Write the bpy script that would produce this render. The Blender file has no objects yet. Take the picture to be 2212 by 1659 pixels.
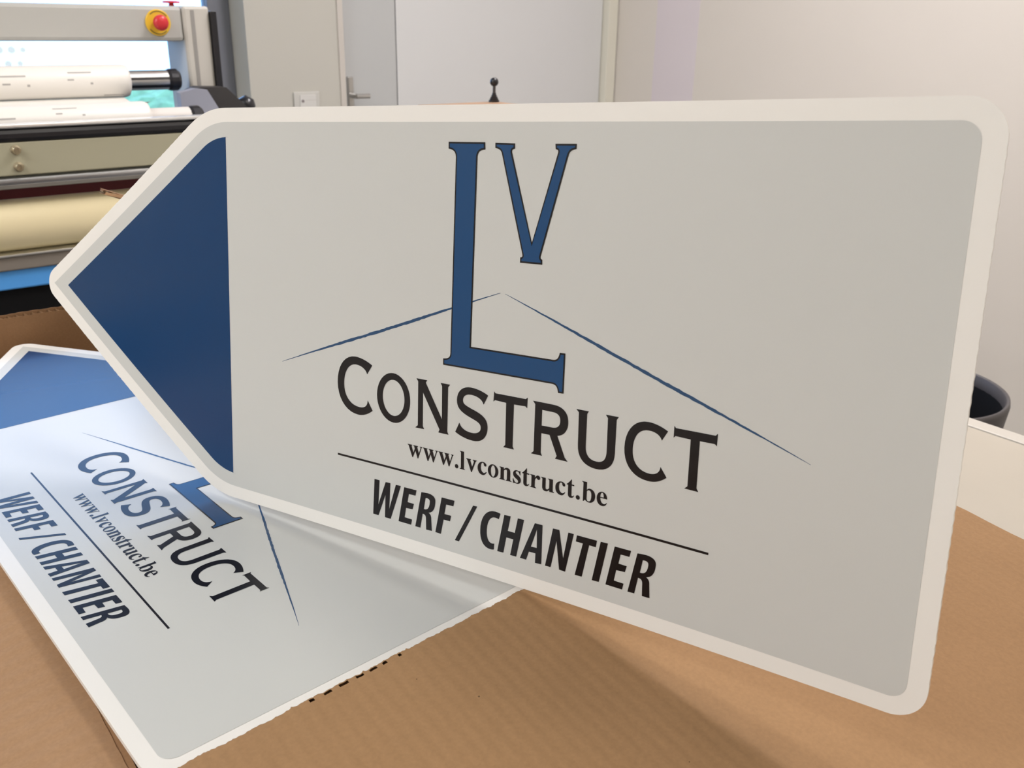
import bpy, bmesh, math, random
from mathutils import Vector, Matrix, noise
from mathutils.geometry import tessellate_polygon
random.seed(7); TWO_PI = 2 * math.pi
scene = bpy.context.scene
COL = scene.collection

# ---------------------------------------------------------------- camera
cam_d = bpy.data.cameras.new('camera'); cam = bpy.data.objects.new('camera', cam_d); COL.objects.link(cam)
cam_d.sensor_fit = 'HORIZONTAL'; cam_d.sensor_width = 36.0; cam_d.lens = 1980.99 / 2212 * 36.0
cam_d.clip_start = 0.02; cam_d.clip_end = 200
r, u, b = Vector((.78791, -.61558, .01611)), Vector((.21475, .2992, .92971)), Vector((-.57713, -.72907, .36794))
cam.matrix_world = Matrix(((r.x, u.x, b.x, 0), (r.y, u.y, b.y, 0), (r.z, u.z, b.z, 1.31399), (0, 0, 0, 1)))
cam_d.dof.use_dof = True; cam_d.dof.focus_distance = 0.62; cam_d.dof.aperture_fstop = 20
scene.camera = cam
# ---------------------------------------------------------------- sky, exposure
W = bpy.data.worlds.new('sky'); scene.world = W; W.use_nodes = True
bg = W.node_tree.nodes['Background']
bg.inputs[0].default_value = (.31, .535, 1.0, 1); bg.inputs[1].default_value = 3.9
vs = scene.view_settings
vs.view_transform = 'Standard'; vs.look = 'None'; vs.gamma = 1; vs.use_curve_mapping = False
vs.exposure = 0.1
# ceiling lamps (x, y, watts): fluorescent fittings, built below
LAMPS = [(1.75, 1.32, 33, (1.0, .95, .97), 'ceiling lamp nearest the corner by the door'),
         (.85, .55, 7, (1.0, .94, .84), 'ceiling lamp straight above the open carton'),
         (1.9, -1.2, 16, (1.0, .88, .74), 'ceiling lamp near the right wall behind the camera'),
         (-1.1, 1.2, 15, (.985, .995, 1.0), 'ceiling lamp on the left in front of the laminator'),
         (-2.2, 1.0, 34, (.985, .995, 1.0), 'ceiling lamp along the left wall'),
         (-2.1, -.9, 15, (1.0, .94, .88), 'ceiling lamp at the far left behind the camera')]
# window opening in the back wall
WX0, WX1, WZ0, WZ1, WY = -.55, 1.304, .93, 2.5, 3.245

# ---------------------------------------------------------------- helpers
def lin(c):
    return tuple((v / 12.92 if v <= .04045 else ((v + .055) / 1.055) ** 2.4) for v in (x / 255 for x in c))
MATS = {}
def mat(name, col, rough=.5, metal=0.0, spec=.5, noise_amt=0.0, noise_scale=40, bump=0.0, coat=0.0):
    if name in MATS: return MATS[name]
    m = bpy.data.materials.new(name); m.use_nodes = True
    nt = m.node_tree; p = nt.nodes['Principled BSDF']
    p.inputs['Base Color'].default_value = (*col, 1); p.inputs['Roughness'].default_value = rough
    p.inputs['Metallic'].default_value = metal; p.inputs['Specular IOR Level'].default_value = spec
    if coat: p.inputs['Coat Weight'].default_value = coat
    if noise_amt or bump:
        tc = nt.nodes.new('ShaderNodeTexCoord'); n = nt.nodes.new('ShaderNodeTexNoise')
        n.inputs['Scale'].default_value = noise_scale; n.inputs['Detail'].default_value = 4
        nt.links.new(tc.outputs['Object'], n.inputs['Vector'])
        if noise_amt:
            mx = nt.nodes.new('ShaderNodeMix'); mx.data_type = 'RGBA'
            mx.inputs['A'].default_value = (*[c * (1 - noise_amt) for c in col], 1)
            mx.inputs['B'].default_value = (*[min(1, c * (1 + noise_amt)) for c in col], 1)
            nt.links.new(n.outputs['Fac'], mx.inputs['Factor']); nt.links.new(mx.outputs['Result'], p.inputs['Base Color'])
        if bump:
            bp = nt.nodes.new('ShaderNodeBump'); bp.inputs['Strength'].default_value = bump; bp.inputs['Distance'].default_value = .002
            nt.links.new(n.outputs['Fac'], bp.inputs['Height']); nt.links.new(bp.outputs['Normal'], p.inputs['Normal'])
    MATS[name] = m; return m

def cardboard(name, col, axis=None, strength=.35, pitch=.0088):
    m = bpy.data.materials.new(name); m.use_nodes = True; nt = m.node_tree; p = nt.nodes['Principled BSDF']
    p.inputs['Roughness'].default_value = .75; p.inputs['Specular IOR Level'].default_value = .25
    tc = nt.nodes.new('ShaderNodeTexCoord')
    n1 = nt.nodes.new('ShaderNodeTexNoise'); n1.inputs['Scale'].default_value = 420; n1.inputs['Detail'].default_value = 3
    n2 = nt.nodes.new('ShaderNodeTexNoise'); n2.inputs['Scale'].default_value = 14; n2.inputs['Detail'].default_value = 5
    sp = nt.nodes.new('ShaderNodeTexVoronoi'); sp.inputs['Scale'].default_value = 95
    for n in (n1, n2, sp): nt.links.new(tc.outputs['Object'], n.inputs['Vector'])
    a = nt.nodes.new('ShaderNodeMix'); a.data_type = 'RGBA'
    a.inputs['A'].default_value = (*[c * .84 for c in col], 1); a.inputs['B'].default_value = (*[c * 1.14 for c in col], 1)
    nt.links.new(n1.outputs['Fac'], a.inputs['Factor'])
    c2 = nt.nodes.new('ShaderNodeMix'); c2.data_type = 'RGBA'; c2.blend_type = 'MULTIPLY'; c2.inputs['Factor'].default_value = .35
    rp = nt.nodes.new('ShaderNodeValToRGB'); rp.color_ramp.elements[0].position = .3; rp.color_ramp.elements[0].color = (.8, .78, .74, 1)
    rp.color_ramp.elements[1].position = .7; rp.color_ramp.elements[1].color = (1, 1, 1, 1)
    nt.links.new(n2.outputs['Fac'], rp.inputs['Fac']); nt.links.new(a.outputs['Result'], c2.inputs['A']); nt.links.new(rp.outputs['Color'], c2.inputs['B'])
    # dark fibre specks
    lt = nt.nodes.new('ShaderNodeMath'); lt.operation = 'LESS_THAN'; lt.inputs[1].default_value = .055
    nt.links.new(sp.outputs['Distance'], lt.inputs[0])
    sx = nt.nodes.new('ShaderNodeSeparateColor'); nt.links.new(sp.outputs['Color'], sx.inputs['Color'])
    g = nt.nodes.new('ShaderNodeMath'); g.operation = 'GREATER_THAN'; g.inputs[1].default_value = .93; nt.links.new(sx.outputs['Red'], g.inputs[0])
    mu = nt.nodes.new('ShaderNodeMath'); mu.operation = 'MULTIPLY'; nt.links.new(lt.outputs[0], mu.inputs[0]); nt.links.new(g.outputs[0], mu.inputs[1])
    c3 = nt.nodes.new('ShaderNodeMix'); c3.data_type = 'RGBA'; c3.inputs['B'].default_value = (*[c * .35 for c in col], 1)
    nt.links.new(mu.outputs[0], c3.inputs['Factor']); nt.links.new(c2.outputs['Result'], c3.inputs['A'])
    nt.links.new(c3.outputs['Result'], p.inputs['Base Color'])
    bp = nt.nodes.new('ShaderNodeBump'); bp.inputs['Strength'].default_value = .12; bp.inputs['Distance'].default_value = .0008
    nt.links.new(n1.outputs['Fac'], bp.inputs['Height'])
    if axis:
        wv = nt.nodes.new('ShaderNodeTexWave'); wv.wave_type = 'BANDS'; wv.bands_direction = axis; wv.wave_profile = 'SIN'
        wv.inputs['Scale'].default_value = .314159 / pitch; wv.inputs['Distortion'].default_value = 1.2
        wv.inputs['Detail'].default_value = 1.5; wv.inputs['Detail Scale'].default_value = .25
        nt.links.new(tc.outputs['Object'], wv.inputs['Vector'])
        bw = nt.nodes.new('ShaderNodeBump'); bw.inputs['Strength'].default_value = strength; bw.inputs['Distance'].default_value = .0006
        nt.links.new(wv.outputs['Fac'], bw.inputs['Height']); nt.links.new(bp.outputs['Normal'], bw.inputs['Normal'])
        nt.links.new(bw.outputs['Normal'], p.inputs['Normal'])
    else:
        nt.links.new(bp.outputs['Normal'], p.inputs['Normal'])
    return m

def tag(o, label=None, cat=None, group=None, kind=None):
    if label: o['label'] = label
    if cat: o['category'] = cat
    if group: o['group'] = group
    if kind: o['kind'] = kind
    return o
def empty(name, loc=(0, 0, 0)):
    o = bpy.data.objects.new(name, None); COL.objects.link(o); o.location = loc; o.empty_display_size = .05; return o
def obj(name, bm, m, parent=None, smooth=False, world=True):
    """link bm as one mesh object; bm is in world space when parent is an unrotated Empty"""
    if parent is not None and world:
        off = parent_world(parent)
        bmesh.ops.translate(bm, verts=bm.verts, vec=-off)
    me = bpy.data.meshes.new(name); bm.to_mesh(me); bm.free()
    me.materials.append(m)
    if smooth:
        for p in me.polygons: p.use_smooth = True
    o = bpy.data.objects.new(name, me); COL.objects.link(o)
    if parent is not None: o.parent = parent
    return o
def parent_world(p):
    v = Vector((0, 0, 0))
    while p is not None: v += Vector(p.location); p = p.parent
    return v
def new(): return bmesh.new()
def box(bm, x0, x1, y0, y1, z0, z1, bev=0):
    vs = [bm.verts.new((x, y, z)) for x in (x0, x1) for y in (y0, y1) for z in (z0, z1)]
    f = [(0, 1, 3, 2), (4, 6, 7, 5), (0, 4, 5, 1), (2, 3, 7, 6), (0, 2, 6, 4), (1, 5, 7, 3)]
    fs = [bm.faces.new([vs[i] for i in q]) for q in f]
    if bev:
        es = list({e for q in fs for e in q.edges})
        bmesh.ops.bevel(bm, geom=es, offset=bev, segments=2, affect='EDGES', profile=.5)
    return bm
def tube(bm, p0, p1, r0, r1=None, n=24, caps=True):
    r1 = r0 if r1 is None else r1
    p0, p1 = Vector(p0), Vector(p1); d = (p1 - p0).normalized()
    a = d.orthogonal().normalized(); c = d.cross(a)
    A = [bm.verts.new(p0 + (a * math.cos(t) + c * math.sin(t)) * r0) for t in (2 * math.pi * i / n for i in range(n))]
    Bv = [bm.verts.new(p1 + (a * math.cos(t) + c * math.sin(t)) * r1) for t in (2 * math.pi * i / n for i in range(n))]
    for i in range(n): bm.faces.new((A[i], A[(i + 1) % n], Bv[(i + 1) % n], Bv[i]))
    if caps: bm.faces.new(A[::-1]); bm.faces.new(Bv)
    return bm
def lathe(bm, base, axis, prof, n=32):
    """prof: (distance along axis, radius) list"""
    base, d = Vector(base), Vector(axis).normalized(); a = d.orthogonal().normalized(); c = d.cross(a)
    rings = []
    for h, rr in prof:
        if rr < 1e-6: rings.append([bm.verts.new(base + d * h)])
        else: rings.append([bm.verts.new(base + d * h + (a * math.cos(2 * math.pi * i / n) + c * math.sin(2 * math.pi * i / n)) * rr) for i in range(n)])
    for R0, R1 in zip(rings, rings[1:]):
        for i in range(n):
            if len(R0) == 1 and len(R1) == 1: break
            if len(R0) == 1: bm.faces.new((R0[0], R1[(i + 1) % n], R1[i]))
            elif len(R1) == 1: bm.faces.new((R0[i], R0[(i + 1) % n], R1[0]))
            else: bm.faces.new((R0[i], R0[(i + 1) % n], R1[(i + 1) % n], R1[i]))
    bmesh.ops.recalc_face_normals(bm, faces=bm.faces)
    return bm
def prism(bm, pts, axis, t0, t1):
    """extrude a polygon; pts in the two remaining axes"""
    def P(q, t):
        return {'x': (t, q[0], q[1]), 'y': (q[0], t, q[1]), 'z': (q[0], q[1], t)}[axis]
    A = [bm.verts.new(P(q, t0)) for q in pts]; Bv = [bm.verts.new(P(q, t1)) for q in pts]; n = len(pts)
    for i in range(n): bm.faces.new((A[i], A[(i + 1) % n], Bv[(i + 1) % n], Bv[i]))
    bm.faces.new(A[::-1]); bm.faces.new(Bv); bmesh.ops.recalc_face_normals(bm, faces=bm.faces)
    return bm

# ================================================================= ROOM
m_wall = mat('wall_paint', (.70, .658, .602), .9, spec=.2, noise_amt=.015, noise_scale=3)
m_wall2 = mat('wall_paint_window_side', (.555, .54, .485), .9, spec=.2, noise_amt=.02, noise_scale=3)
m_ceil = mat('ceiling_paint', (.82, .81, .79), .9, spec=.2)
m_floor = mat('floor_vinyl', (.30, .29, .28), .5, noise_amt=.12, noise_scale=6)
XL, XR, YF, YB, ZC = -2.9, 3.002, -2.7, 3.0956, 2.75
st = dict(kind='structure')
o = obj('floor', box(new(), XL - .2, XR + .2, YF - .2, YB + .2, -.1, 0), m_floor); tag(o, 'grey vinyl workshop floor', kind='structure')
o = obj('ceiling', box(new(), XL - .2, XR + .2, YF - .2, YB + .2, ZC, ZC + .1), m_ceil); tag(o, 'white painted ceiling', kind='structure')
o = obj('wall_left', box(new(), XL - .2, XL, YF, YB, 0, ZC), m_wall); tag(o, kind='structure')
o = obj('wall_front', box(new(), XL - .2, XR + .2, YF - .2, YF, 0, ZC), m_wall); tag(o, kind='structure')
wall_r = obj('wall_right', box(new(), XR, XR + .2, YF, YB + .35, 0, ZC), m_wall); tag(wall_r, kind='structure')
obj('lilac_stripe', box(new(), XR - .0015, XR + .001, 2.635, 2.864, 0, ZC), mat('lilac_tone', (.69, .635, .665), .9, spec=.2), wall_r)  # vertical band of the wall in a slightly lilac tone
# back wall around the window and the door recess
bmw = new()
box(bmw, XL - .2, WX0, YB, YB + .2, 0, ZC); box(bmw, WX0, WX1, YB, YB + .2, 0, WZ0); box(bmw, WX0, WX1, YB, YB + .2, WZ1, ZC)
box(bmw, WX1, 1.652, YB, YB + .2, 0, ZC); box(bmw, 1.652, XR, YB, YB + .2, 2.1, ZC)
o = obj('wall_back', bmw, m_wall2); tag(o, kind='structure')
# window
m_frame = mat('window_frame_slate', lin((118, 120, 128)), .5)
win = empty('window_1', ((WX0 + WX1) / 2, WY, WZ0)); tag(win, 'bright window behind the laminating machine', kind='structure')
fw = .075
for x0, x1 in ((WX0, WX0 + fw), (WX1 - fw, WX1)):
    obj('window_frame', box(new(), x0, x1, WY - .03, WY + .03, WZ0, WZ1, .004), m_frame, win)
for z0, z1 in ((WZ0, WZ0 + .05), (WZ1 - fw, WZ1)):
    obj('window_frame', box(new(), WX0 + fw, WX1 - fw, WY - .03, WY + .03, z0, z1, .004), m_frame, win)
gm = bpy.data.materials.new('window_glass'); gm.use_nodes = True; nt = gm.node_tree; nt.nodes.clear()
ou = nt.nodes.new('ShaderNodeOutputMaterial'); mxs = nt.nodes.new('ShaderNodeMixShader'); tr = nt.nodes.new('ShaderNodeBsdfTransparent'); gl = nt.nodes.new('ShaderNodeBsdfGlossy')
fr = nt.nodes.new('ShaderNodeFresnel'); fr.inputs['IOR'].default_value = 1.45; gl.inputs['Roughness'].default_value = .02
tr.inputs['Color'].default_value = (.96, .98, .98, 1)
nt.links.new(fr.outputs[0], mxs.inputs[0]); nt.links.new(tr.outputs[0], mxs.inputs[1]); nt.links.new(gl.outputs[0], mxs.inputs[2]); nt.links.new(mxs.outputs[0], ou.inputs[0])
obj('pane', box(new(), WX0 + fw, WX1 - fw, WY - .003, WY + .003, WZ0 + .05, WZ1 - fw), gm, win)
dm = bpy.data.materials.new('pale_blue_film'); dm.use_nodes = True; nt = dm.node_tree; nt.nodes.clear()
ou = nt.nodes.new('ShaderNodeOutputMaterial'); tr = nt.nodes.new('ShaderNodeBsdfTransparent'); tr.inputs['Color'].default_value = (.66, .43, .25, 1); nt.links.new(tr.outputs[0], ou.inputs[0])
for x, z, rr in ((.5886, 1.209, .010), (.6216, 1.209, .010), (.653, 1.209, .007), (.6065, 1.169, .009), (.6395, 1.170, .007)):
    bm = new(); bm.faces.new([bm.verts.new((x + rr * math.cos(a * TWO_PI / 24), WY - .005, z + rr * math.sin(a * TWO_PI / 24))) for a in range(24)]); obj('dot_sticker', bm, dm, win)
obj('window_sill', box(new(), WX0, WX1, YB - .03, WY - .03, WZ0 - .03, WZ0 - .001, .003), mat('sill_white', (.78, .77, .74), .4), win)
pl = bpy.data.lights.new('window_portal', 'AREA'); pl.shape = 'RECTANGLE'; pl.size = WX1 - WX0; pl.size_y = WZ1 - WZ0; pl.cycles.is_portal = True
po = bpy.data.objects.new('window_portal', pl); COL.objects.link(po); po.location = ((WX0 + WX1) / 2, WY + .06, (WZ0 + WZ1) / 2); po.rotation_euler = (-math.pi / 2, 0, 0)
# outdoors
o = obj('ground_outside', box(new(), -30, 35, YB + .36, 9, -.3, -.2), mat('lawn', (.16, .24, .14), .9, noise_amt=.3, noise_scale=2)); tag(o, kind='structure')
bmh = new()
bmesh.ops.create_grid(bmh, x_segments=120, y_segments=24, size=1)
for v in bmh.verts:
    x, t = v.co.x * 7, (v.co.y + 1) * math.pi / 2
    p = Vector((3 + x, 8.2 - .55 * math.cos(t), -.25 + 1.0 * math.sin(t)))
    n = noise.noise(p * 2.4) * .10 + noise.noise(p * 9) * .06
    v.co = p + Vector((n * .6, -n, n))
hedge = obj('hedge', bmh, mat('hedge_leaves', (.26, .42, .20), .7, noise_amt=.6, noise_scale=12, bump=.5)); tag(hedge, 'green hedge outdoors, seen through the window under the film roll', 'hedge')
# door
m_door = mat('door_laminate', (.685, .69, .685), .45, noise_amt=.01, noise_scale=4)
door = empty('door_1', (1.652, YB + .035, 0)); tag(door, 'pale grey door in the back wall near the corner', kind='structure')
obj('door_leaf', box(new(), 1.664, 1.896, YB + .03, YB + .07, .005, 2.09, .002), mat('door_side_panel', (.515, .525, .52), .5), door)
obj('door_leaf', box(new(), 1.900, 2.938, YB + .03, YB + .07, .005, 2.09, .002), m_door, door)
obj('door_backing', box(new(), 1.652, XR, YB + .072, YB + .09, 0, 2.1), mat('door_seam_grey', (.62, .61, .60), .7), door)
obj('door_frame', box(new(), 2.942, 2.996, YB - .006, YB + .07, 0, 2.1, .002), mat('frame_cream', (.74, .72, .62), .5), door)
obj('door_frame', box(new(), 1.64, 1.662, YB - .008, YB + .07, 0, 2.1, .002), mat('frame_shadow', (.60, .56, .51), .6), door)
m_steel = mat('brushed_steel', (.55, .54, .52), .35, 1.0)
hd = obj('door_handle', box(new(), 1.6835, 1.7045, YB + .016, YB + .032, .90, 1.118, .003), m_steel, door)
bmx = new(); tube(bmx, (1.694, YB + .03, 1.052), (1.694, YB - .03, 1.052), .009, n=16); tube(bmx, (1.688, YB - .03, 1.052), (1.742, YB - .03, 1.052), .009, n=16)
obj('lever', bmx, m_steel, hd)
# switch plate on the wall by the window
sw = empty('light_switch', (1.505, YB, 1.03)); tag(sw, 'white double switch plate on the wall beside the door', 'switch')
obj('plate', box(new(), 1.456, 1.554, YB - .009, YB, .985, 1.0725, .003), mat('plastic_plate', (.60, .59, .55), .4), sw)
obj('insert', box(new(), 1.477, 1.538, YB - .0125, YB - .009, 1.0, 1.062, .001), mat('plastic_white', (.68, .67, .64), .35), sw)
obj('rocker_line', box(new(), 1.498, 1.538, YB - .0132, YB - .0125, 1.043, 1.0455), mat('plastic_plate', (0, 0, 0)), sw)
obj('indicator', tube(new(), (1.487, YB - .0145, 1.042), (1.487, YB - .0125, 1.042), .005), mat('indicator_grey', (.25, .22, .22), .4), sw)

# ceiling lamps
m_house = mat('lamp_housing', (.8, .8, .8), .5)
def lamp_mat(c, k):
    em = bpy.data.materials.new('lamp_diffuser'); em.use_nodes = True; nt = em.node_tree; nt.nodes.clear()
    ou = nt.nodes.new('ShaderNodeOutputMaterial'); e = nt.nodes.new('ShaderNodeEmission'); e.inputs[0].default_value = (*c, 1); e.inputs[1].default_value = k; nt.links.new(e.outputs[0], ou.inputs[0])
    return em
for x, y, w, lc, lb in LAMPS:
    t = empty('ceiling_lamp', (x, y, ZC)); tag(t, 'long white fluorescent ' + lb, 'lamp', 'ceiling lamps')
    obj('housing', box(new(), x - .16, x + .16, y - .62, y + .62, ZC - .06, ZC, .005), m_house, t)
    obj('diffuser', box(new(), x - .14, x + .14, y - .6, y + .6, ZC - .068, ZC - .0605), lamp_mat(lc, w * .2), t)
    l = bpy.data.lights.new('lamp_light', 'AREA'); l.shape = 'RECTANGLE'; l.size = .28; l.size_y = 1.2; l.energy = w; l.color = lc
    lo = bpy.data.objects.new('lamp_light', l); COL.objects.link(lo); lo.parent = t; lo.location = (0, 0, -.075)

# ================================================================= TABLE
TZ = .88
m_table = mat('table_white', (.455, .41, .34), .45, noise_amt=.05, noise_scale=9)
table = empty('work_table', (-.05, .3, 0)); tag(table, 'large white work table under the open carton', 'table')
obj('table_top', box(new(), -1.0, 1.034, -.8, 1.205, TZ - .03, TZ, .0015), m_table, table)
obj('edge_strip', box(new(), 1.0375, 1.062, -.8, 1.205, TZ - .03, TZ, .002), mat('table_edge', (.52, .485, .43), .5), table)
obj('edge_groove', box(new(), 1.0335, 1.038, -.8, 1.205, TZ - .03, TZ - .003), mat('groove_grey', (.28, .27, .26), .7), table)
for x in (-.93, .97):
    for y in (-.73, 1.13):
        obj('leg', box(new(), x - .03, x + .03, y - .03, y + .03, 0, TZ - .031, .003), m_frame, table)

# ================================================================= WASTE BIN beyond the table
m_bin = mat('bin_black', (.006, .006, .007), .6, spec=.1)
bc = Vector((1.42, .71, 0))
binr = empty('waste_bin', bc); tag(binr, 'black round waste bin with a grey rim behind the table', 'bin')
obj('bin_body', lathe(new(), bc, (0, 0, 1), [(0, 0), (0, .105), (.02, .112), (.72, .143), (.74, .1445), (.735, .1410), (.1, .105), (.03, .100), (.03, 0)], 48), m_bin, binr, True)
obj('rim', lathe(new(), bc, (0, 0, 1), [(.715, .1470), (.748, .150), (.756, .1485), (.757, .1455), (.754, .1425), (.735, .1415)], 64), mat('bin_rim_grey', (.075, .068, .070), .5), binr, True)

# ================================================================= SIGNS
H = .30
def rounded(corners, seg=10):
    """corners: (x, y, radius) counter-clockwise polygon -> point list"""
    out = []; n = len(corners)
    for i in range(n):
        p0, p1, p2 = Vector(corners[i - 1][:2]), Vector(corners[i][:2]), Vector(corners[(i + 1) % n][:2]); rr = corners[i][2]
        if rr <= 0: out.append(tuple(p1)); continue
        a, c = (p0 - p1).normalized(), (p2 - p1).normalized(); ang = a.angle(c); t = rr / math.tan(ang / 2)
        ctr = p1 + (a + c).normalized() * (rr / math.sin(ang / 2))
        s, e2 = p1 + a * t - ctr, p1 + c * t - ctr; tot = s.angle(e2)
        sgn = 1 if s.x * e2.y - s.y * e2.x > 0 else -1
        for k in range(seg + 1):
            th = sgn * tot * k / seg; out.append((ctr.x + s.x * math.cos(th) - s.y * math.sin(th), ctr.y + s.x * math.sin(th) + s.y * math.cos(th)))
    return out
def svg(path, ox=0, oy=0, sc=.001, shear=0, seg=9):
    import re
    toks = re.findall(r'[MLCZ]|-?\d+\.?\d*', path); cs = []; cur = None; i = 0; cmd = None
    f = lambda a, c: (ox + a * sc, oy + c * sc)
    while i < len(toks):
        if toks[i] in 'MLCZ': cmd = toks[i]; i += 1
        if cmd == 'Z': cs.append(cur); cur = None; continue
        if cmd == 'M': cur = [(float(toks[i]), float(toks[i + 1]))]; i += 2; cmd = 'L'; continue
        if cmd == 'L': cur.append((float(toks[i]), float(toks[i + 1]))); i += 2; continue
        if cmd == 'C':
            q = [float(t) for t in toks[i:i + 6]]; i += 6; p0 = cur[-1]
            for k in range(1, seg + 1):
                t = k / seg; s = 1 - t
                cur.append((s**3 * p0[0] + 3 * s * s * t * q[0] + 3 * s * t * t * q[2] + t**3 * q[4], s**3 * p0[1] + 3 * s * s * t * q[1] + 3 * s * t * t * q[3] + t**3 * q[5]))
    out = []
    for c in cs:
        c = [f(*p) for p in c]
        if (Vector(c[0]) - Vector(c[-1])).length < 1e-7: c.pop()
        out.append(c)
    return out
def ellipse(cx, cy, rx, ry, n=40): return [(cx + rx * math.cos(2 * math.pi * i / n), cy + ry * math.sin(2 * math.pi * i / n)) for i in range(n)]
def inset(poly, d):
    n = len(poly); area = sum(poly[i - 1][0] * poly[i][1] - poly[i][0] * poly[i - 1][1] for i in range(n)); s = 1 if area > 0 else -1
    out = []
    for i in range(n):
        a, p, c = Vector(poly[i - 1]), Vector(poly[i]), Vector(poly[(i + 1) % n])
        e1, e2 = (p - a).normalized(), (c - p).normalized(); n1, n2 = Vector((-e1.y, e1.x)) * s, Vector((-e2.y, e2.x)) * s
        m = n1 + n2; k = max(.3, (1 + n1.dot(n2)))
        out.append(tuple(p + m * (d / k)))
    return out
# --- outlines in sign heights; x runs from the arrow tip to the square end
SL = .6465
def outline_board(rnd):
    pts = rounded([(-.197, 0, .045), (.5767, -.5, .25), (2.3705, -.5, .06), (2.3705, .5, .06), (.5767, .5, .25)], 12)
    out = []; n = len(pts)
    for i in range(n):
        p, q = Vector(pts[i]), Vector(pts[(i + 1) % n]); L = (q - p).length
        if L < .1 or abs(p.y - q.y) < 1e-6: out.append(tuple(p)); continue     # cut across the flutes: fine teeth
        d = (q - p).normalized(); nn = Vector((d.y, -d.x)); k = int(L / .0105); vert = abs(d.x) < 1e-3
        for j in range(k):
            amp = (.0007 if vert else .0007) * (1 if j % 2 else -.4) * rnd.uniform(.3, 1.2)
            out.append(tuple(p + d * (L * j / k) + nn * (amp if j else 0)))
    return out
GREY = [rounded([(-.1301, 0, 0), (.5917, -.4667, .22), (2.3375, -.4667, .03), (2.3375, .4667, .03), (.5917, .4667, .22)], 12)]
BLUE = [rounded([(-.0596, 0, 0), (.609, -.4325, .17), (.6497, -.4312, 0), (.6497, .4312, 0), (.609, .4325, .17)], 10)]
P_L = "M1350.7,427.9 L1444.2,427.9 L1444.5,414 C1431,413 1425.3,409 1425.3,397 L1415.4,11.6 L1619,13.4 C1630,13.4 1633,20 1634.7,29.6 L1648,30.1 L1646.7,-51.5 L1633.8,-52.2 C1632,-42 1630,-36.5 1620,-35.8 L1341,-38 L1341,-24 C1354,-23 1360.5,-20 1360.7,-9 L1370,397 C1370,408 1364,413 1350.8,414.2 Z"
P_V = "M1469,427.2 L1516.6,426.6 L1516.8,416.7 C1511,415.5 1509,414 1510.2,409 L1562,238.9 L1616.5,411 C1617.5,415 1616,416 1610.8,417.1 L1609.7,426.9 L1657.1,427.4 L1656.8,418.1 C1648,416.5 1643.5,415 1640.5,408 L1583.5,214 C1583,210.5 1584,209 1587.5,208.3 L1587.8,198.6 L1534.7,198.1 L1535.2,208.7 C1540,209 1541,211 1540,215 L1486,405 C1484,413 1480,415.5 1469.2,417.3 Z"
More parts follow.
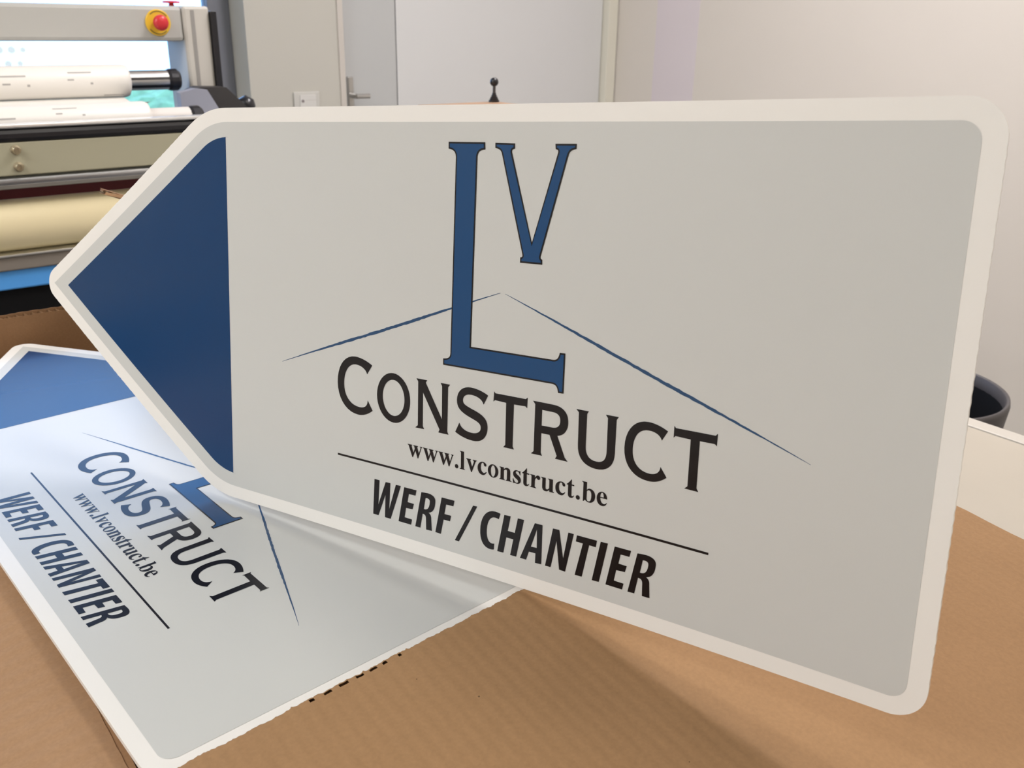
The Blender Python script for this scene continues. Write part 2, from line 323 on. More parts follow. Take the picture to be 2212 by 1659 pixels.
CONSTRUCT = [svg(p) for p in (
 "M1135.4,-70.2 C1120,-62 1101,-56.5 1084,-56.5 C1050,-56.5 1026.5,-85 1026.5,-125 C1026.5,-166 1054,-194.5 1091,-194.5 C1107,-194.5 1123,-188 1136,-177.5 L1120.6,-155 C1121,-168 1112,-175.5 1096,-175.5 C1066,-175.5 1047,-156 1047,-126 C1047,-95 1064,-75 1085,-75 C1102,-75 1116,-82 1119.6,-93.5 Z",
 "M1266.3,-79.6 L1297.2,-79.5 L1293,-85.5 L1338.8,-161 L1338.8,-86 L1334.4,-79.5 L1360.7,-79.4 L1355.2,-86 L1354,-187 L1358.1,-193 L1328.8,-193 L1332.5,-186 L1285.3,-109 L1285,-187 L1289.2,-193 L1263.4,-193.6 L1270.8,-187 L1271.5,-86 Z",
 "M1462.2,-86.7 C1449,-80 1432,-76.5 1417,-76.5 C1395,-76.5 1379.7,-90 1379.7,-110 C1379.7,-128 1391,-135.5 1416,-143 C1437,-149 1444.2,-152 1444.2,-161 C1444.2,-171 1434,-176.5 1420,-176.5 C1404,-176.5 1391,-171 1387,-159.6 L1376,-182.4 C1389,-189.5 1407,-193.5 1424,-193.5 C1447,-193.5 1462,-180 1462,-158 C1462,-140 1452,-132.5 1428,-125.5 C1405,-119 1396,-117 1396,-108 C1396,-98 1405,-92.5 1418,-92.5 C1433,-92.5 1447,-97.5 1450.8,-108.6 Z",
 "M1477.6,-74.5 L1481,-78.5 L1557.5,-78 L1561.7,-73.9 L1561,-97.1 L1557,-93.5 L1528.2,-94.5 L1527,-186 L1530.8,-191.7 L1503.1,-191.8 L1508.5,-186 L1508.5,-94.5 L1480,-93.5 L1476.1,-97.3 Z",
 "M1574.8,-78.2 L1625,-78.2 C1648,-78.2 1660,-90 1660,-109.5 C1660,-126 1651,-138 1635.5,-141 L1654.5,-184 L1661.8,-190.7 L1631.5,-190.5 L1635.5,-184 L1617,-142.8 L1597,-143 L1597,-185 L1600.6,-191 L1572.8,-191.2 L1579.5,-185 L1580.5,-84.5 Z M1597.5,-93.6 L1622,-93.6 C1635,-93.6 1641.3,-98.5 1641.3,-109 C1641.3,-120 1635,-126 1622,-126 L1597.3,-126.6 Z",
 "M1677.3,-77.3 L1706.3,-77.1 L1702.5,-83 L1702,-150 C1702,-168 1712,-176 1727,-176 C1742,-176 1749.3,-168 1749.3,-150 L1749,-83 L1743.9,-76.8 L1772.3,-76.4 L1768,-83 L1767.5,-150 C1767.5,-177 1752,-191.5 1727,-191.5 C1700,-191.5 1684,-177 1684,-150 L1683.5,-83 Z",
 "M1876.6,-84.5 C1862,-77 1848,-74 1836,-74 C1807,-74 1787.4,-98 1787.4,-134 C1787.4,-169 1809,-190.5 1841,-190.5 C1856,-190.5 1868,-185 1879,-175.2 L1865.3,-156.4 C1865,-168 1857,-175 1843,-175 C1819,-175 1805.3,-159 1805.3,-134 C1805.3,-108 1817,-90.5 1838,-90.5 C1852,-90.5 1862,-96 1865,-105 Z",
 "M1888.5,-71.2 L1892,-75 L1970,-74 L1974,-69.6 L1973.7,-93.4 L1969.5,-90 L1940.5,-90.5 L1940,-182 L1944.3,-188.1 L1915.7,-187.7 L1922,-182 L1922.5,-91 L1892,-90.5 L1888.4,-94.4 Z")]
CONSTRUCT.insert(1, [ellipse(1.199, -.1364, .0493, .0579), ellipse(1.1995, -.1361, .0323, .0421)])
P_E = "M1231.3,-343 L1267.7,-342.5 L1264.8,-356.1 L1245,-356.6 L1241.4,-377 L1260,-377.4 L1256.3,-391.3 L1236.9,-392.5 L1232.7,-416.3 L1254.6,-416.8 L1252,-430.4 L1214.3,-430.5 Z"
P_R = "M1281.9,-343.5 L1300,-342 C1316,-342 1323,-348 1322.3,-357.5 C1321.5,-374 1316,-385 1303,-388.5 C1309,-391 1311,-396 1310.8,-404 L1312.8,-430.3 L1296.3,-431 L1295.5,-405 C1295.5,-397 1292,-394.5 1285.8,-394.9 L1279.4,-430.5 L1264.4,-431 Z M1294.1,-355 L1298,-354.5 C1305,-354.5 1307,-358 1306.3,-363 C1305.5,-374 1301,-382 1293,-382.5 L1289.2,-382.6 Z"
WERF = [svg(p) for p in (
 "M1140.9,-342.6 L1156.4,-342.6 L1152.5,-404 L1175.2,-342.9 L1189.7,-342.4 L1186,-407.6 L1206.2,-342.8 L1221.3,-342.5 L1190.4,-430.8 L1172.9,-431 L1174.5,-375 L1152.9,-430.6 L1136.4,-430.8 Z",
 P_E, P_R, "M1340,-342.7 L1376,-342.3 L1373.1,-356.2 L1352.7,-356.7 L1348.2,-380.4 L1367.1,-380.3 L1364.2,-394 L1346,-394.3 L1338.5,-430.7 L1322.9,-430.4 Z",
 "M1427.2,-341.5 L1438.3,-341.1 L1389.6,-435.6 L1378.3,-435.5 Z",
 "M1500.1,-342.8 L1496,-356.4 C1492,-355.3 1488,-355 1486,-355 C1472,-355 1464.7,-372 1464.7,-392 C1464.7,-408 1470,-417 1479,-417 C1481,-417 1483,-416.5 1485.2,-415.6 L1484.4,-429.6 C1482,-430.8 1478,-431.5 1474,-431.5 C1456,-431.5 1447.2,-417 1447.2,-394 C1447.2,-364 1462,-341 1486,-341 C1491,-341 1496,-341.5 1500.1,-342.8 Z",
 "M1510,-342.8 L1526.5,-342 L1519.8,-377 L1538,-377 L1544.8,-342 L1560.6,-341.6 L1542.8,-430.4 L1527.2,-431 L1534.5,-392.8 L1516.3,-393 L1509.5,-430.2 L1493.3,-431 Z",
 "M1587.9,-342 L1606.6,-341.8 L1606.5,-430.4 L1590.7,-431.5 L1591.3,-409.7 L1574.8,-409.9 L1568.3,-430.3 L1552.4,-430.5 Z M1593.3,-354.7 L1594.1,-396.5 L1579.5,-397.1 Z",
 "M1632.5,-342.3 L1647.8,-341.7 L1659.1,-402.5 L1669.5,-341.6 L1682.4,-341.8 L1665,-430.3 L1650.4,-430 L1641.9,-367.8 L1629.4,-430.3 L1615.8,-430.6 Z",
 "M1689.8,-342.3 L1736.6,-341.6 L1734.3,-356.4 L1719.1,-356.5 L1704.7,-430 L1688,-430.6 L1704.4,-356.5 L1687.8,-356.5 Z",
 "M1745.1,-341.5 L1761.6,-341 L1744.6,-429.8 L1728.3,-430.6 Z")]
WERF += [svg(P_E, ox=.5457), svg(P_R, ox=.5455)]
SERIF = {
 'w': (722, "M15,461 L235,461 L235,438 L196,425 L290,170 L352,330 L325,425 L285,438 L285,461 L510,461 L510,438 L465,425 L548,180 L625,400 C632,425 620,436 590,438 L590,461 L708,461 L708,438 C685,432 672,420 660,385 L520,-14 L490,-14 L382,262 L268,-14 L238,-14 L68,400 C55,430 40,437 15,438 Z"),
 'l': (278, "M15,676 L200,676 L200,70 C200,35 210,25 255,22 L255,0 L15,0 L15,22 C55,25 66,38 66,75 L66,600 C66,640 55,650 15,653 Z"),
 'v': (500, "M20,461 L240,461 L240,438 C205,436 195,425 207,395 L285,185 L350,360 C365,405 360,433 305,438 L305,461 L485,461 L485,438 C455,432 443,420 430,385 L275,-14 L245,-14 L72,395 C58,428 45,436 20,438 Z"),
 'c': (444, "M418,118 L398,132 C370,95 340,75 300,75 C220,75 165,150 165,265 C165,370 195,435 250,435 C275,435 285,420 290,390 C295,345 320,320 355,320 C388,320 408,340 408,370 C408,425 345,473 260,473 C125,473 25,370 25,228 C25,88 115,-14 240,-14 C315,-14 370,22 418,118 Z"),
 'n': (556, "M20,461 L205,461 L205,395 C250,450 290,473 345,473 C440,473 475,415 475,320 L475,75 C475,38 485,26 535,22 L535,0 L290,0 L290,22 C325,26 338,38 338,78 L338,325 C338,375 325,398 292,398 C262,398 235,380 207,345 L207,78 C207,38 218,26 255,22 L255,0 L20,0 L20,22 C58,26 68,38 68,75 L68,385 C68,425 58,435 20,438 Z"),
 's': (389, "M338,320 L316,320 C295,395 255,440 205,440 C170,440 148,420 148,390 C148,355 185,335 240,305 C320,262 362,215 362,140 C362,45 295,-14 200,-14 C160,-14 120,0 95,0 C80,0 70,-5 65,-14 L40,-14 L30,155 L55,155 C75,70 125,20 185,20 C225,20 250,42 250,75 C250,115 215,138 160,168 C75,215 35,260 35,330 C35,415 98,473 185,473 C230,473 260,458 285,458 C300,458 308,463 315,473 L335,473 Z"),
 't': (333, "M20,440 L20,420 L75,420 L75,110 C75,25 112,-12 180,-12 C245,-12 290,20 318,88 L300,98 C280,68 262,55 242,55 C220,55 212,72 212,110 L212,420 L310,420 L310,461 L212,461 L212,630 L190,630 C150,560 90,500 20,440 Z"),
 'r': (444, "M15,461 L205,461 L205,365 C245,440 285,473 335,473 C385,473 418,442 418,395 C418,350 392,322 352,322 C315,322 300,342 285,362 C275,372 268,372 258,365 C235,350 207,300 207,240 L207,85 C207,40 220,28 270,22 L270,0 L18,0 L18,22 C55,26 68,38 68,78 L68,385 C68,425 55,436 15,438 Z"),
 'u': (556, "M10,461 L195,461 L195,130 C195,88 210,65 245,65 C278,65 310,90 340,130 L340,385 C340,425 325,436 285,438 L285,461 L480,461 L480,80 C480,42 490,28 535,25 L535,0 L345,0 L345,68 C300,10 255,-14 200,-14 C110,-14 62,40 62,130 L62,385 C62,425 48,436 10,438 Z"),
 'b': (556, "M15,676 L205,676 L205,405 C240,450 275,473 325,473 C440,473 525,380 525,238 C525,90 430,-14 300,-14 C240,-14 195,8 150,50 L95,-5 L70,-5 L70,600 C70,640 55,650 15,653 Z M207,365 C235,395 258,408 285,408 C350,408 380,345 380,228 C380,100 350,25 280,25 C235,25 207,55 207,110 Z"),
 'e': (444, "M405,115 L388,128 C358,85 330,68 292,68 C215,68 165,135 158,255 L410,255 C405,390 335,473 228,473 C110,473 25,370 25,225 C25,80 110,-14 230,-14 C310,-14 365,25 405,115 Z M157,290 L282,290 C283,390 265,440 222,440 C180,440 157,390 157,290 Z"),
}
URL = []; ux = 1.2405; EM = .0612
for ch in 'www.lvconstruct.be':
    if ch == '.': URL.append([ellipse(ux + .125 * EM, -.2645 + .065 * EM, .078 * EM, .078 * EM, 20)]); ux += .25 * EM; continue
    if ch == 'o': URL.append([ellipse(ux + .25 * EM, -.2645 + .23 * EM, .225 * EM, .243 * EM, 28), ellipse(ux + .25 * EM, -.2645 + .23 * EM, .095 * EM, .208 * EM, 24)]); ux += .5 * EM; continue
    wd, pth = SERIF[ch]; URL.append(svg(pth, ux, -.2645, EM / 1000, seg=6)); ux += wd / 1000 * EM
def roof(x0, y0, x1, y1, rnd, w=.0033):
    n = 90; up, dn = [], []; d = Vector((x1 - x0, y1 - y0)).normalized(); nn = Vector((-d.y, d.x))
    for i in range(n + 1):
        t = i / n; p = Vector((x0 + (x1 - x0) * t, y0 + (y1 - y0) * t)); e = w * min(1, .12 + 2.6 * t, .12 + 2.6 * (1 - t))
        wob = .0006 * math.sin(9 * t) if i not in (0, n) else 0
        up.append(tuple(p + nn * (e * rnd.uniform(.75, 1.2) + wob))); dn.append(tuple(p - nn * (e * rnd.uniform(.75, 1.2) - wob)))
    return [dn + up[::-1]]

def flat(shapes, bend, z, cut=None, thick=0):
    """shapes: list of contour lists [outer, hole, ...] in sign units -> bmesh in metres"""
    bm = bmesh.new()
    for cs in shapes:
        vl = [[Vector((x, y, 0)) for x, y in c] for c in cs]; flatv = [v for c in vl for v in c]
        bv = [bm.verts.new(v) for v in flatv]
        for t in tessellate_polygon(vl):
            if len(set(t)) == 3:
                try: bm.faces.new([bv[i] for i in t])
                except ValueError: pass
    bmesh.ops.remove_doubles(bm, verts=bm.verts, dist=1e-7)
    for fc in bm.faces:
        fc.normal_update()
        if fc.normal.z < 0: fc.normal_flip()
    if cut:
        x = -.2 + cut / 2
        while x < 2.4:
            bmesh.ops.bisect_plane(bm, geom=bm.verts[:] + bm.edges[:] + bm.faces[:], plane_co=(x, 0, 0), plane_no=(1, 0, 0)); x += cut
        y = -.5 + cut
        while y < .5:
            bmesh.ops.bisect_plane(bm, geom=bm.verts[:] + bm.edges[:] + bm.faces[:], plane_co=(0, y, 0), plane_no=(0, 1, 0)); y += cut
    if thick:
        ex = bmesh.ops.extrude_face_region(bm, geom=bm.faces[:])
        for v in ex['geom']:
            if isinstance(v, bmesh.types.BMVert): v.co.z -= thick
        bmesh.ops.recalc_face_normals(bm, faces=bm.faces)
    for v in bm.verts: v.co = Vector((v.co.x, v.co.y, v.co.z + z + bend(v.co.x, v.co.y))) * H
    return bm

SPR, SSP = .24, .34
m_board = mat('board_white', (.81, .795, .765), SPR, spec=SSP)
m_pgrey = mat('print_grey', (.565, .575, .563), SPR, spec=SSP)
m_pblue = mat('print_blue', (.002, .038, .128), SPR, spec=SSP)
m_lblue = mat('print_logo_blue', (.006, .055, .165), SPR, spec=SSP)
m_ink = mat('print_black', (.004, .003, .005), SPR, spec=SSP)
m_line = mat('print_roof_blue', (.022, .065, .150), SPR, spec=SSP)
def make_sign(label, ax, ay, an, org, bend, seed):
    rnd = random.Random(seed)
    s = empty('arrow_sign'); tag(s, label, 'sign', 'arrow direction signs')
    s.matrix_world = Matrix(((ax[0], ay[0], an[0], org[0]), (ax[1], ay[1], an[1], org[1]), (ax[2], ay[2], an[2], org[2]), (0, 0, 0, 1)))
    P = lambda name, shapes, m, z, cut=None, par=s, **k: obj(name, flat(shapes, bend, z, cut, **k), m, par, world=False)
    P('board', [[outline_board(rnd)]], m_board, 0, .1, thick=.0115)
    P('grey_field', [GREY], m_pgrey, .0004, .1)
    P('blue_arrowhead', [BLUE], m_pblue, .0007, .1)
    for a in ((.8403, -.1026, 1.4884, .1326), (1.5005, .1321, 2.1428, -.0907)):
        P('roof_line', [roof(*a, rnd)], m_line, .0007, .1)
    for pth in (P_L, P_V):
        c = svg(pth)
        g = P('monogram_letter', [c], m_ink, .0010, .1); P('letter_fill', [[inset(c[0], .0034)]], m_lblue, .0013, .1, par=g)
    tag(P('lettering', CONSTRUCT, m_ink, .0010), 'black word CONSTRUCT in wide serif capitals')
    tag(P('lettering', URL, m_ink, .0010), 'web address www.lvconstruct.be in bold serif type')
    tag(P('lettering', WERF, m_ink, .0010), 'black words WERF / CHANTIER in narrow slanted capitals')
    P('rule_line', [[[(1.0242, -.3065), (1.9723, -.3065), (1.9723, -.3015), (1.0242, -.3015)]]], m_ink, .0007, .1)
    return s
K = (.01372, .04122, .00658)
sign_up = make_sign('white arrow sign standing upright on its long edge across the open carton',
    (.31317635, -.94732114, .06710614), (.10453427, .10461697, .98900348), (-.94392434, -.30271761, .13179108), (.18629372, .84698049, 1.09046482),
    lambda x, y: K[0] * (x - 1) ** 2 + K[1] * (x - 1) * y + K[2] * (x - 1) ** 3, 3)
sign_flat = make_sign('white arrow sign lying flat inside the open carton', (.07010032, -.99753995, 0), (.99753995, .07010032, 0), (0, 0, 1), (.1811713, 1.11117048, .95), lambda x, y: 0, 5)

# ================================================================= CARTON
CB = lin((186, 143, 104))
m_cbx = cardboard('cardboard_ribs_x', (.355, .208, .102), 'X', .3)
m_cby_lit = cardboard('cardboard_ribs_y_lit', (.39, .232, .125), 'Y', .9, .0135)  # same carton board; the left flap's brighter light is put into the colour
m_cb = cardboard('cardboard_plain', (.34, .195, .10))
m_core = cardboard('cardboard_core', (.30, .175, .09))
CX0, CX1, CY0, CY1 = .0765, .69, .391, 1.1745
carton = empty('carton', ((CX0 + CX1) / 2, (CY0 + CY1) / 2, TZ)); tag(carton, 'shallow brown open carton with folded out flaps on the white table', 'carton')
obj('base_panel', box(new(), CX0, CX1, CY0, CY1, TZ + .0005, TZ + .0045), m_cb, carton)
obj('inner_pad', box(new(), CX0 + .006, .36, CY0 + .012, .925, TZ + .0046, .9462), m_cb, carton)
obj('wall', box(new(), CX0 + .001, CX0 + .005, CY0, CY1, TZ + .0045, .936), m_cb, carton)
obj('wall', box(new(), CX1 - .004, CX1, CY0, CY1, TZ + .0045, .955), m_cb, carton)
obj('wall', box(new(), CX0 + .004, CX1 - .004, CY0 - .004, CY0, TZ + .0045, .949), m_cb, carton)
# back wall: two liners around a fluted core, open at the cut top edge
def corrugated(x0, x1, y, th, zb, zt, parent, pitch=.0088, rnd=None):
    w = empty('back_wall', ((x0 + x1) / 2, y, zb)); w.parent = parent; w.location -= parent_world(parent)
    for yy, cut in ((y - th / 2, .0034), (y + th / 2 - .0005, 0)):
        bm = new(); n = int((x1 - x0) / .004)
        A = [[], [], [], []]
        for i in range(n + 1):
            x = x0 + (x1 - x0) * i / n; t = zt(x) - cut * (1 + .25 * noise.noise(Vector((x * 60, 0, 2)))) + random.uniform(-.0004, .0004)
            for k, (py, pz) in enumerate(((yy, zb), (yy, t), (yy + .0005, t), (yy + .0005, zb))): A[k].append(bm.verts.new((x, py, pz)))
        for i in range(n):
            for k in range(4): bm.faces.new((A[k][i], A[k][i + 1], A[(k + 1) % 4][i + 1], A[(k + 1) % 4][i]))
        bmesh.ops.recalc_face_normals(bm, faces=bm.faces)
        obj('liner', bm, m_cb, w)
    bm = new(); n = int((x1 - x0) / pitch * 10); prev = None
    for i in range(n + 1):
        x = x0 + (x1 - x0) * i / n; yy = y + (th / 2 - .0008) * math.sin(TWO_PI * (x - x0) / pitch)
        cur = (bm.verts.new((x, yy, zb)), bm.verts.new((x, yy, zt(x) - .0014 - .0016 * (.5 - .5 * math.sin(TWO_PI * (x - x0) / pitch)))))
        if prev: bm.faces.new((prev[0], cur[0], cur[1], prev[1]))
        prev = cur
    obj('fluted_core', bm, m_core, w)
    return w
corrugated(.02, CX1, 1.1775, .0055, TZ + .0005, lambda x: .9822 + .0006 * math.sin(40 * x), carton)
# front flap: folded outwards, sloping down to the table; ragged inner edge
def zrim(x):
    P = ((.05, .9515), (.0923, .954), (.322, .970), (.45, .9715), (.70, .965))
    for (a, za), (c, zc) in zip(P, P[1:]):
        if x <= c: return za + (zc - za) * (x - a) / (c - a)
    return P[-1][1]
rg = random.Random(11)
def ztop(x, y):
    k = .05 + .05 * min(1, max(0, (x - .09) / .21)); sd = .3915 - y
    return zrim(x) - k * sd
YEND = .04
SLOTS = [(.168, .0032), (.1775, .0045), (.187, .0058), (.1975, .005), (.207, .0042), (.2155, .003), (.226, .002)]
def flap_mesh():
    bm = new(); nx = 620; x0, x1 = .083, CX1 + .001
    S = [0, .0009, .0029, .0045, .008] + [.016 + (.3915 - YEND - .016) * i / 36 for i in range(37)]
    rows = []; v = 0
    for i in range(nx + 1):
        x = x0 + (x1 - x0) * i / nx
        v = .80 * v + rg.uniform(-.00042, .00042); off = v + (rg.uniform(0, .0011) if rg.random() < .05 else 0)
        row = []
        for j, sd in enumerate(S):
            y = .3915 - sd + off * max(0, 1 - sd / .004)
            z = ztop(x, y) - .00035 * math.exp(-max(0, sd) / .002)
            xx = x + (.0009 * noise.noise(Vector((x * 3, y * 70, 4))) if i == nx else 0)
            row.append(bm.verts.new((xx, y, z)))
        rows.append(row)
    for i in range(nx):
        xm = x0 + (x1 - x0) * (i + .5) / nx
        torn = any(a < xm < a + w for a, w in SLOTS)
        for j in range(len(S) - 1):
            if torn and j == 1: continue                      # torn liner: the flutes lie open here
            bm.faces.new((rows[i][j], rows[i][j + 1], rows[i + 1][j + 1], rows[i + 1][j]))
    low = [bm.verts.new(r_[0].co - Vector((0, 0, .0046))) for r_ in rows]        # cut edge of the board
    for i in range(nx): bm.faces.new((rows[i][0], rows[i + 1][0], low[i + 1], low[i]))
    return bm
obj('flap', flap_mesh(), m_cbx, carton, True)
# lower liner and fluted core below the top liner of the flap, showing in the torn stretch
bm = new(); pr = None
for i in range(301):
    x = .083 + (CX1 - .082) * i / 300; cur = (bm.verts.new((x, .3925, ztop(x, .3925) - .0045)), bm.verts.new((x, YEND, ztop(x, YEND) - .0045)))
    if pr: bm.faces.new((pr[0], pr[1], cur[1], cur[0]))
    pr = cur
obj('flap_liner', bm, m_core, carton)
bm = new(); pr = None; n = int((CX1 - .083) / .0092 * 8)
for i in range(n + 1):
    x = .083 + (CX1 - .083) * i / n; dz = -.0026 + .0015 * math.sin(TWO_PI * (x - .172) / .0092 + 2.4)
    cur = (bm.verts.new((x, .3885, ztop(x, .3885) + dz)), bm.verts.new((x, YEND, ztop(x, YEND) + dz)))
    if pr: bm.faces.new((pr[0], pr[1], cur[1], cur[0]))
    pr = cur
obj('flap_core', bm, m_core, carton)
# left flap: lies low beside the flat sign
bm = new(); nx, ny = 40, 160; R = []
for i in range(nx + 1):
    row = []
    for j in range(ny + 1):
        y = -.05 + 1.22 * j / ny; x = CX0 + .0012 + rg.uniform(-.0003, .0003) * (i == 0) - .42 * i / nx
        z = .9375 - .050 * (i / nx) - .0012 * math.exp(-i * 1.2) + .0006 * noise.noise(Vector((x * 8, y * 8, 0)))
        row.append(bm.verts.new((x, y, z)))
    R.append(row)
for i in range(nx):
    for j in range(ny): bm.faces.new((R[i][j], R[i + 1][j], R[i + 1][j + 1], R[i][j + 1]))
obj('flap', bm, m_cby_lit, carton, True)
obj('flap_liner', prism(new(), [(CX0 - .419, .8835), (CX0 - .002, .9335), (CX0 - .002, .9342), (CX0 - .419, .8842)], 'y', -.05, CY1 - .006), m_core, carton)
# raised side flap: seen edge-on behind the upright sign
tab = empty('side_flap', (.69, 1.19, .955)); tab.parent = carton; tab.location -= parent_world(carton)
px0, pz0, px1, pz1 = .2985, 1.1150, .684, .955
dv = Vector((px1 - px0, 0, pz1 - pz0)); Ld = dv.length; dv.normalize(); nv = Vector((-dv.z, 0, dv.x)); nv = nv if nv.z > 0 else -nv
ty0, ty1 = 1.178, 1.190
for k in (-1, 1):
    bm = new(); c = nv * (k * .0024)
    q = [Vector((px0, ty0, pz0)) + c, Vector((px0, ty1, pz0)) + c, Vector((px0, ty1, pz0)) + dv * Ld + c, Vector((px0, ty0, pz0)) + dv * Ld + c]
    vsq = [bm.verts.new(p) for p in q] + [bm.verts.new(p + nv * .0005) for p in q]
    for f in ((0, 1, 2, 3), (7, 6, 5, 4), (0, 4, 5, 1), (1, 5, 6, 2), (2, 6, 7, 3), (3, 7, 4, 0)): bm.faces.new([vsq[i] for i in f])
    bmesh.ops.recalc_face_normals(bm, faces=bm.faces); obj('liner', bm, m_cb, tab)
bm = new(); pr = None; n = int(Ld / .0088 * 10)
for i in range(n + 1):
    s = Ld * i / n; p = Vector((px0, 0, pz0)) + dv * s + nv * (.0022 * math.sin(TWO_PI * s / .0088))
    cur = (bm.verts.new(p + Vector((0, ty0 + .0006, 0))), bm.verts.new(p + Vector((0, ty1, 0))))
    if pr: bm.faces.new((pr[0], pr[1], cur[1], cur[0]))
    pr = cur
obj('fluted_core', bm, m_core, tab)
bm = new(); q = []  # hidden flap body, added to keep lamp light off the flat sign
for y, xt, zt in ((.425, .41, 1.165), (.95, .41, 1.165), (1.09, .365, 1.098), (1.177, .300, 1.1115)):
    q.append((bm.verts.new((.686, y, .956)), bm.verts.new((xt, y, zt)), bm.verts.new((xt + .0025, y, zt + .003)), bm.verts.new((.690, y, .959))))
for a, c in zip(q, q[1:]):
    for k in range(4): bm.faces.new((a[k], a[(k + 1) % 4], c[(k + 1) % 4], c[k]))
bm.faces.new(q[0]); bm.faces.new(q[-1][::-1]); bmesh.ops.recalc_face_normals(bm, faces=bm.faces)
obj('blocking_panel', bm, m_cb, tab)

# ================================================================= LAMINATOR
m_beige = mat('machine_beige', lin((178, 174, 150)), .45, noise_amt=.02, noise_scale=8)
m_mgrey = mat('machine_grey', lin((182, 181, 176)), .5)
m_black = mat('machine_black', (.015, .015, .019), .28)
m_alu = mat('aluminium', (.75, .75, .74), .32, 1.0)
m_chrome = mat('steel_roller', (.50, .52, .56), .28, 1.0)
m_red = mat('dark_red_panel', (.12, .008, .016), .5)
m_cream = mat('cream_roller', lin((238, 224, 182)), .5)
m_bluep = mat('blue_band', (.10, .40, .95), .5)
m_bluegrey = mat('blue_grey_panel', lin((150, 152, 165)), .55)
MX0, MX1, MY = -1.45, .80, 1.775
lam = empty('laminator', (-.3, 2.05, 0)); tag(lam, 'large grey roll laminating machine in front of the window', 'machine')
A = lambda name, bm, m, par=lam, **k: obj(name, bm, m, par, **k)
A('end_housing', box(new(), MX0, MX0 + .1, MY + .04, 2.36, 0, 1.13, .01), m_mgrey)
A('end_housing', box(new(), MX1 - .08, MX1, MY + .05, 2.36, 0, 1.10, .01), m_mgrey)
A('feed_table', box(new(), MX0, MX1, MY + .0, MY + .026, 1.1325, 1.1385, .0015), mat('strip_bright', (.93, .93, .93), .22, .6))
A('nose_bar', box(new(), MX0, MX1, MY + .001, MY + .05, 1.108, 1.1310, .008), m_black)
A('front_panel', box(new(), MX0, MX1, MY + .004, MY + .03, 1.0534, 1.109, .002), m_beige)
for x in (-1.2, -.45, .321):
    for z in (1.0962, 1.068):
        bo = A('bolt', lathe(new(), (x, MY + .005, z), (0, -1, 0), [(0, .0085), (.002, .0085), (.0025, .0062), (.010, .0062), (.011, .0055), (.011, .003), (.006, .0028), (.006, 0)], 20), mat('bolt_brass', (.66, .60, .45), .3, 1.0), smooth=False)
A('guide_roller', tube(new(), (MX0 + .02, MY + .022, 1.0420), (MX1 - .02, MY + .022, 1.0420), .0125, n=40), m_chrome, smooth=False)
A('guide_rail', box(new(), MX0, MX1, MY + .008, MY + .04, 1.0305, 1.0375, .001), mat('rail_grey', lin((122, 118, 112)), .5))
A('red_panel', box(new(), MX0, MX1, MY + .05, MY + .07, .98, 1.034), m_red)
cr = A('cream_roller', tube(new(), (MX0 + .05, MY + .045, .963), (MX1 - .05, MY + .045, .963), .0447, n=72), m_cream, smooth=True)
A('lower_rail', box(new(), MX0, MX1, MY + .002, MY + .06, .9150, .9192, .001), m_alu)
A('lower_bar', box(new(), MX0, MX1, MY + .006, MY + .05, .890, .915, .003), mat('lower_bar_grey', lin((138, 130, 122)), .5))
A('blue_band', box(new(), MX0, MX1, MY + .012, MY + .05, .855, .8905, .003), m_bluep)
A('black_skirt', box(new(), MX0 + .02, MX1 - .02, MY + .02, MY + .06, .25, .856), mat('skirt_black', (.006, .006, .007), .7, spec=.15))
# upper beam and upright
UY = 2.09
A('top_beam', box(new(), MX0, .742, UY, UY + .12, 1.262, 1.332, .008), m_mgrey)
up = A('upright', box(new(), .742, .800, UY - .004, UY + .12, 1.085, 1.333, .006), mat('upright_grey', lin((198, 194, 186)), .5))
A('groove', box(new(), .758, .766, UY - .0046, UY - .003, 1.10, 1.325), mat('groove_dim', lin((150, 147, 143)), .6), up)
A('black_rail', box(new(), .800, .8125, UY - .012, UY + .02, 1.05, 1.3235, .001), m_black, up)
A('upright', box(new(), MX0, MX0 + .06, UY - .004, UY + .12, 1.085, 1.333, .006), m_mgrey)
bmk = prism(new(), [(.725, 1.165), (.745, 1.172), (.80, 1.170), (.862, 1.110), (.872, 1.05), (.74, 1.05), (.738, 1.12)], 'y', UY - .06, UY - .012)
A('corner_bracket', bmk, mat('bracket_black', (.035, .032, .032), .5))
A('bracket_plate', prism(new(), [(.690, 1.163), (.722, 1.171), (.748, 1.168), (.775, 1.120), (.782, 1.06), (.690, 1.06)], 'y', UY - .085, UY - .061), m_bluegrey)
# emergency stop
es = A('emergency_stop', lathe(new(), (.6885, UY - .0005, 1.299), (0, -1, 0), [(0, .0262), (.002, .0262), (.003, .0250), (.003, 0)], 48), mat('stop_yellow', (.80, .50, .035), .4))
A('mushroom_button', lathe(new(), (.6885, UY - .003, 1.299), (0, -1, 0), [(0, .009), (.012, .009), (.013, .0150), (.018, .0158), (.023, .0140), (.026, .0090), (.027, 0)], 40), mat('stop_red', (.62, .03, .04), .3), es, smooth=True)
for a0 in (35, 215):
    bm = new(); pr = None
    for i in range(19):
        a = math.radians(a0 + 5.5 * i); q = [bm.verts.new((.6885 + rr * math.cos(a), UY - .0042, 1.299 + rr * math.sin(a))) for rr in (.0212, .0232)]
        if pr: bm.faces.new((pr[0], q[0], q[1], pr[1]))
        pr = q
    A('ring_print', bm, mat('stop_print', (.22, .16, .03), .5), es)
es2 = A('stop_button', lathe(new(), (.742, UY + .06, 1.332), (0, 0, 1), [(0, .006), (.006, .005), (.0065, .018), (.010, .018), (.012, 0)], 32), mat('stop_red', (0, 0, 0)))
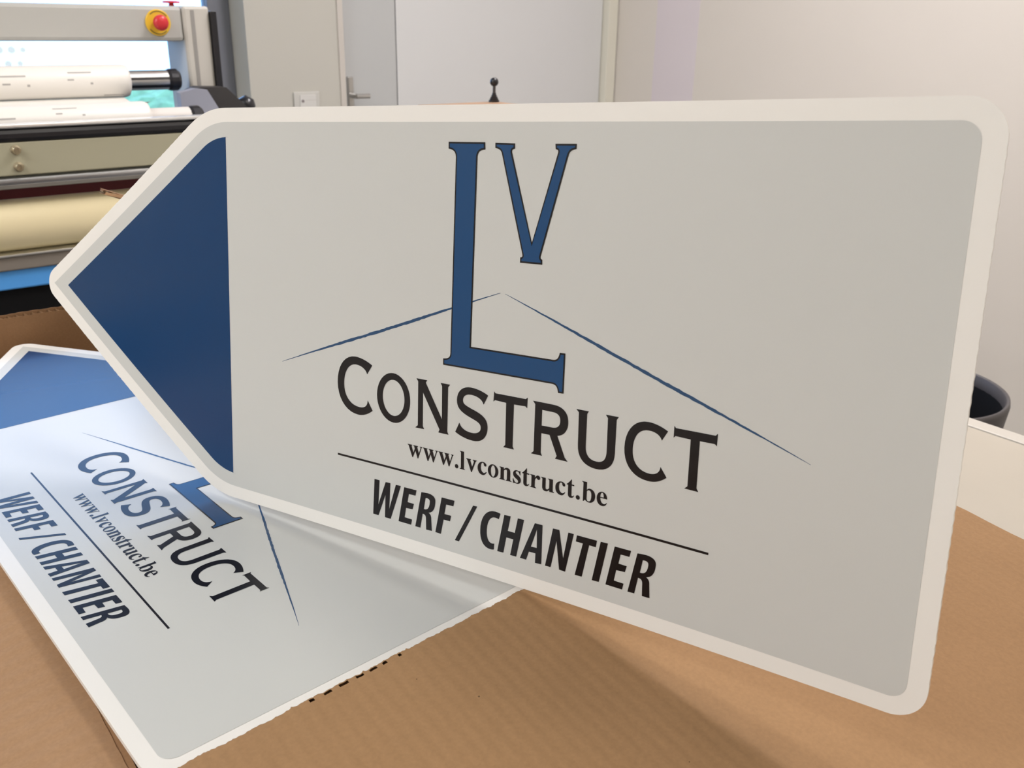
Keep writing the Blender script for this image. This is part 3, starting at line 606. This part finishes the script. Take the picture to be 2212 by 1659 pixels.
# crank knob at the right end
A('crank_knob', lathe(new(), (.858, UY - .02, 1.108), (0, 0, 1), [(-.03, .008), (0, .008), (.004, .015), (.018, .021), (.032, .018), (.042, 0)], 32), m_black, smooth=True)
A('crank_arm', box(new(), .79, .872, UY - .026, UY - .014, 1.095, 1.105, .002), m_black)
# film rolls (own things, resting in the machine)
m_film = mat('film_backing', (.80, .77, .72), .4)
m_fprint = mat('film_print', (.42, .40, .38), .5)
def film_roll(label, y, z, rr, x1, core_r, core_x1, marks, knob):
    t = empty('film_roll', (-.3, y, z)); tag(t, label, 'film roll', 'film rolls on the laminator')
    obj('film', lathe(new(), (MX0 + .12, y, z), (1, 0, 0), [(0, core_r), (0, rr - .004), (.004, rr), (x1 - MX0 - .128, rr), (x1 - MX0 - .122, rr - .002), (x1 - MX0 - .12, rr - .006), (x1 - MX0 - .12, core_r)], 64), m_film, t, True)
    co = obj('core', lathe(new(), (MX0 + .10, y, z), (1, 0, 0), [(0, 0), (0, core_r), (core_x1 - MX0 - .10, core_r), (core_x1 - MX0 - .10, 0)], 40), m_alu if knob else mat('core_card', (.70, .66, .62), .5), t)
    if knob:
        for a, hh in ((.22, .0055), (-.62, .0075)):
            bm = new(); pr = None
            for i in range(4):
                aa = a + hh / core_r * (i / 3 - .5); q = [bm.verts.new((xx, y - (core_r + .0003) * math.cos(aa), z + (core_r + .0003) * math.sin(aa))) for xx in (x1 - .01, core_x1 - .001)]
                if pr: bm.faces.new((pr[0], pr[1], q[1], q[0]))
                pr = q
            obj('slot', bm, m_black, co)
    obj('end_knob', lathe(new(), (core_x1 - .001, y, z), (1, 0, 0), [(0, 0), (0, .0205), (.006, .0225), (.020, .0225), (.026, .018), (.026, 0)], 18), m_black, t)
    for x, a, w_, h_ in marks:
        bm = new(); pr = None
        for i in range(5):
            aa = a + h_ / rr * (i / 4 - .5); q = [bm.verts.new((xx, y - (rr + .0003) * math.cos(aa), z + (rr + .0003) * math.sin(aa))) for xx in (x, x + w_)]
            if pr: bm.faces.new((pr[0], pr[1], q[1], q[0]))
            pr = q
        obj('print_mark', bm, m_fprint, t)
    return t
film_roll('upper roll of white backing film with faint grey print, black end knob', 2.07, 1.186, .0325, .606, .0200, .688,
          [(.485, .62, .044, .0032), (.482, .18, .012, .003), (.524, -.05, .005, .004), (.362, .45, .046, .0032), (.365, .0, .014, .003), (.408, -.1, .005, .004), (.55, -.9, .04, .003)], True)
film_roll('lower roll of white film just above the aluminium feed table', 1.872, 1.1265, .034, .578, .0205, .657,
          [(.405, .95, .041, .002), (.408, .62, .011, .003), (.452, .50, .005, .003), (.30, .45, .041, .003)], False)

# film web running between the two rolls
bm = new(); pr = None
for i in range(9):
    t = i / 8; y = 2.055 - (2.055 - 1.885) * t; z = 1.1545 + .0035 * t - .010 * math.sin(math.pi * t)
    q = [bm.verts.new((xx, y, z)) for xx in (MX0 + .13, .590)]
    if pr: bm.faces.new((pr[0], pr[1], q[1], q[0]))
    pr = q
web = obj('film_web', bm, m_film, None, True); tag(web, 'white film stretched between the two laminator rolls', 'film')

# ================================================================= SIDE CABINET WITH BALL LEVER (behind the upright sign)
cab = empty('side_cabinet', (1.05, 1.37, 0)); tag(cab, 'wooden topped side cabinet almost hidden behind the upright sign', 'cabinet')
obj('body', box(new(), .972, 1.135, 1.225, 1.506, 0, 1.146, .004), m_mgrey, cab)
obj('top', box(new(), .966, 1.1480, 1.215, 1.5200, 1.146, 1.1650, .001), mat('wood_top', (.36, .22, .13), .5, noise_amt=.2, noise_scale=20), cab)
lv = empty('ball_lever', (1.137, 1.509, 1.1655)); tag(lv, 'black ball knob lever standing behind the top edge of the upright sign', 'lever')
lx, ly = 1.137, 1.509
obj('foot', lathe(new(), (lx, ly, 1.1655), (0, 0, 1), [(0, 0), (0, .0105), (.003, .0105), (.0035, .0085), (.006, .0088), (.0065, .0070), (.009, .0073), (.0095, .0055), (.0125, .0055), (.0130, .0042), (.0165, .004), (.0165, 0)], 24), m_black, lv)
obj('rod', tube(new(), (lx, ly, 1.1815), (lx, ly, 1.198), .0030, n=16), mat('rod_dark', (.06, .055, .055), .35), lv)
obj('ball', lathe(new(), (lx, ly, 1.2025), (0, 0, 1), [(.0085 * -math.cos(math.pi * i / 16), .0085 * math.sin(math.pi * i / 16)) for i in range(17)], 28), m_black, lv, True)
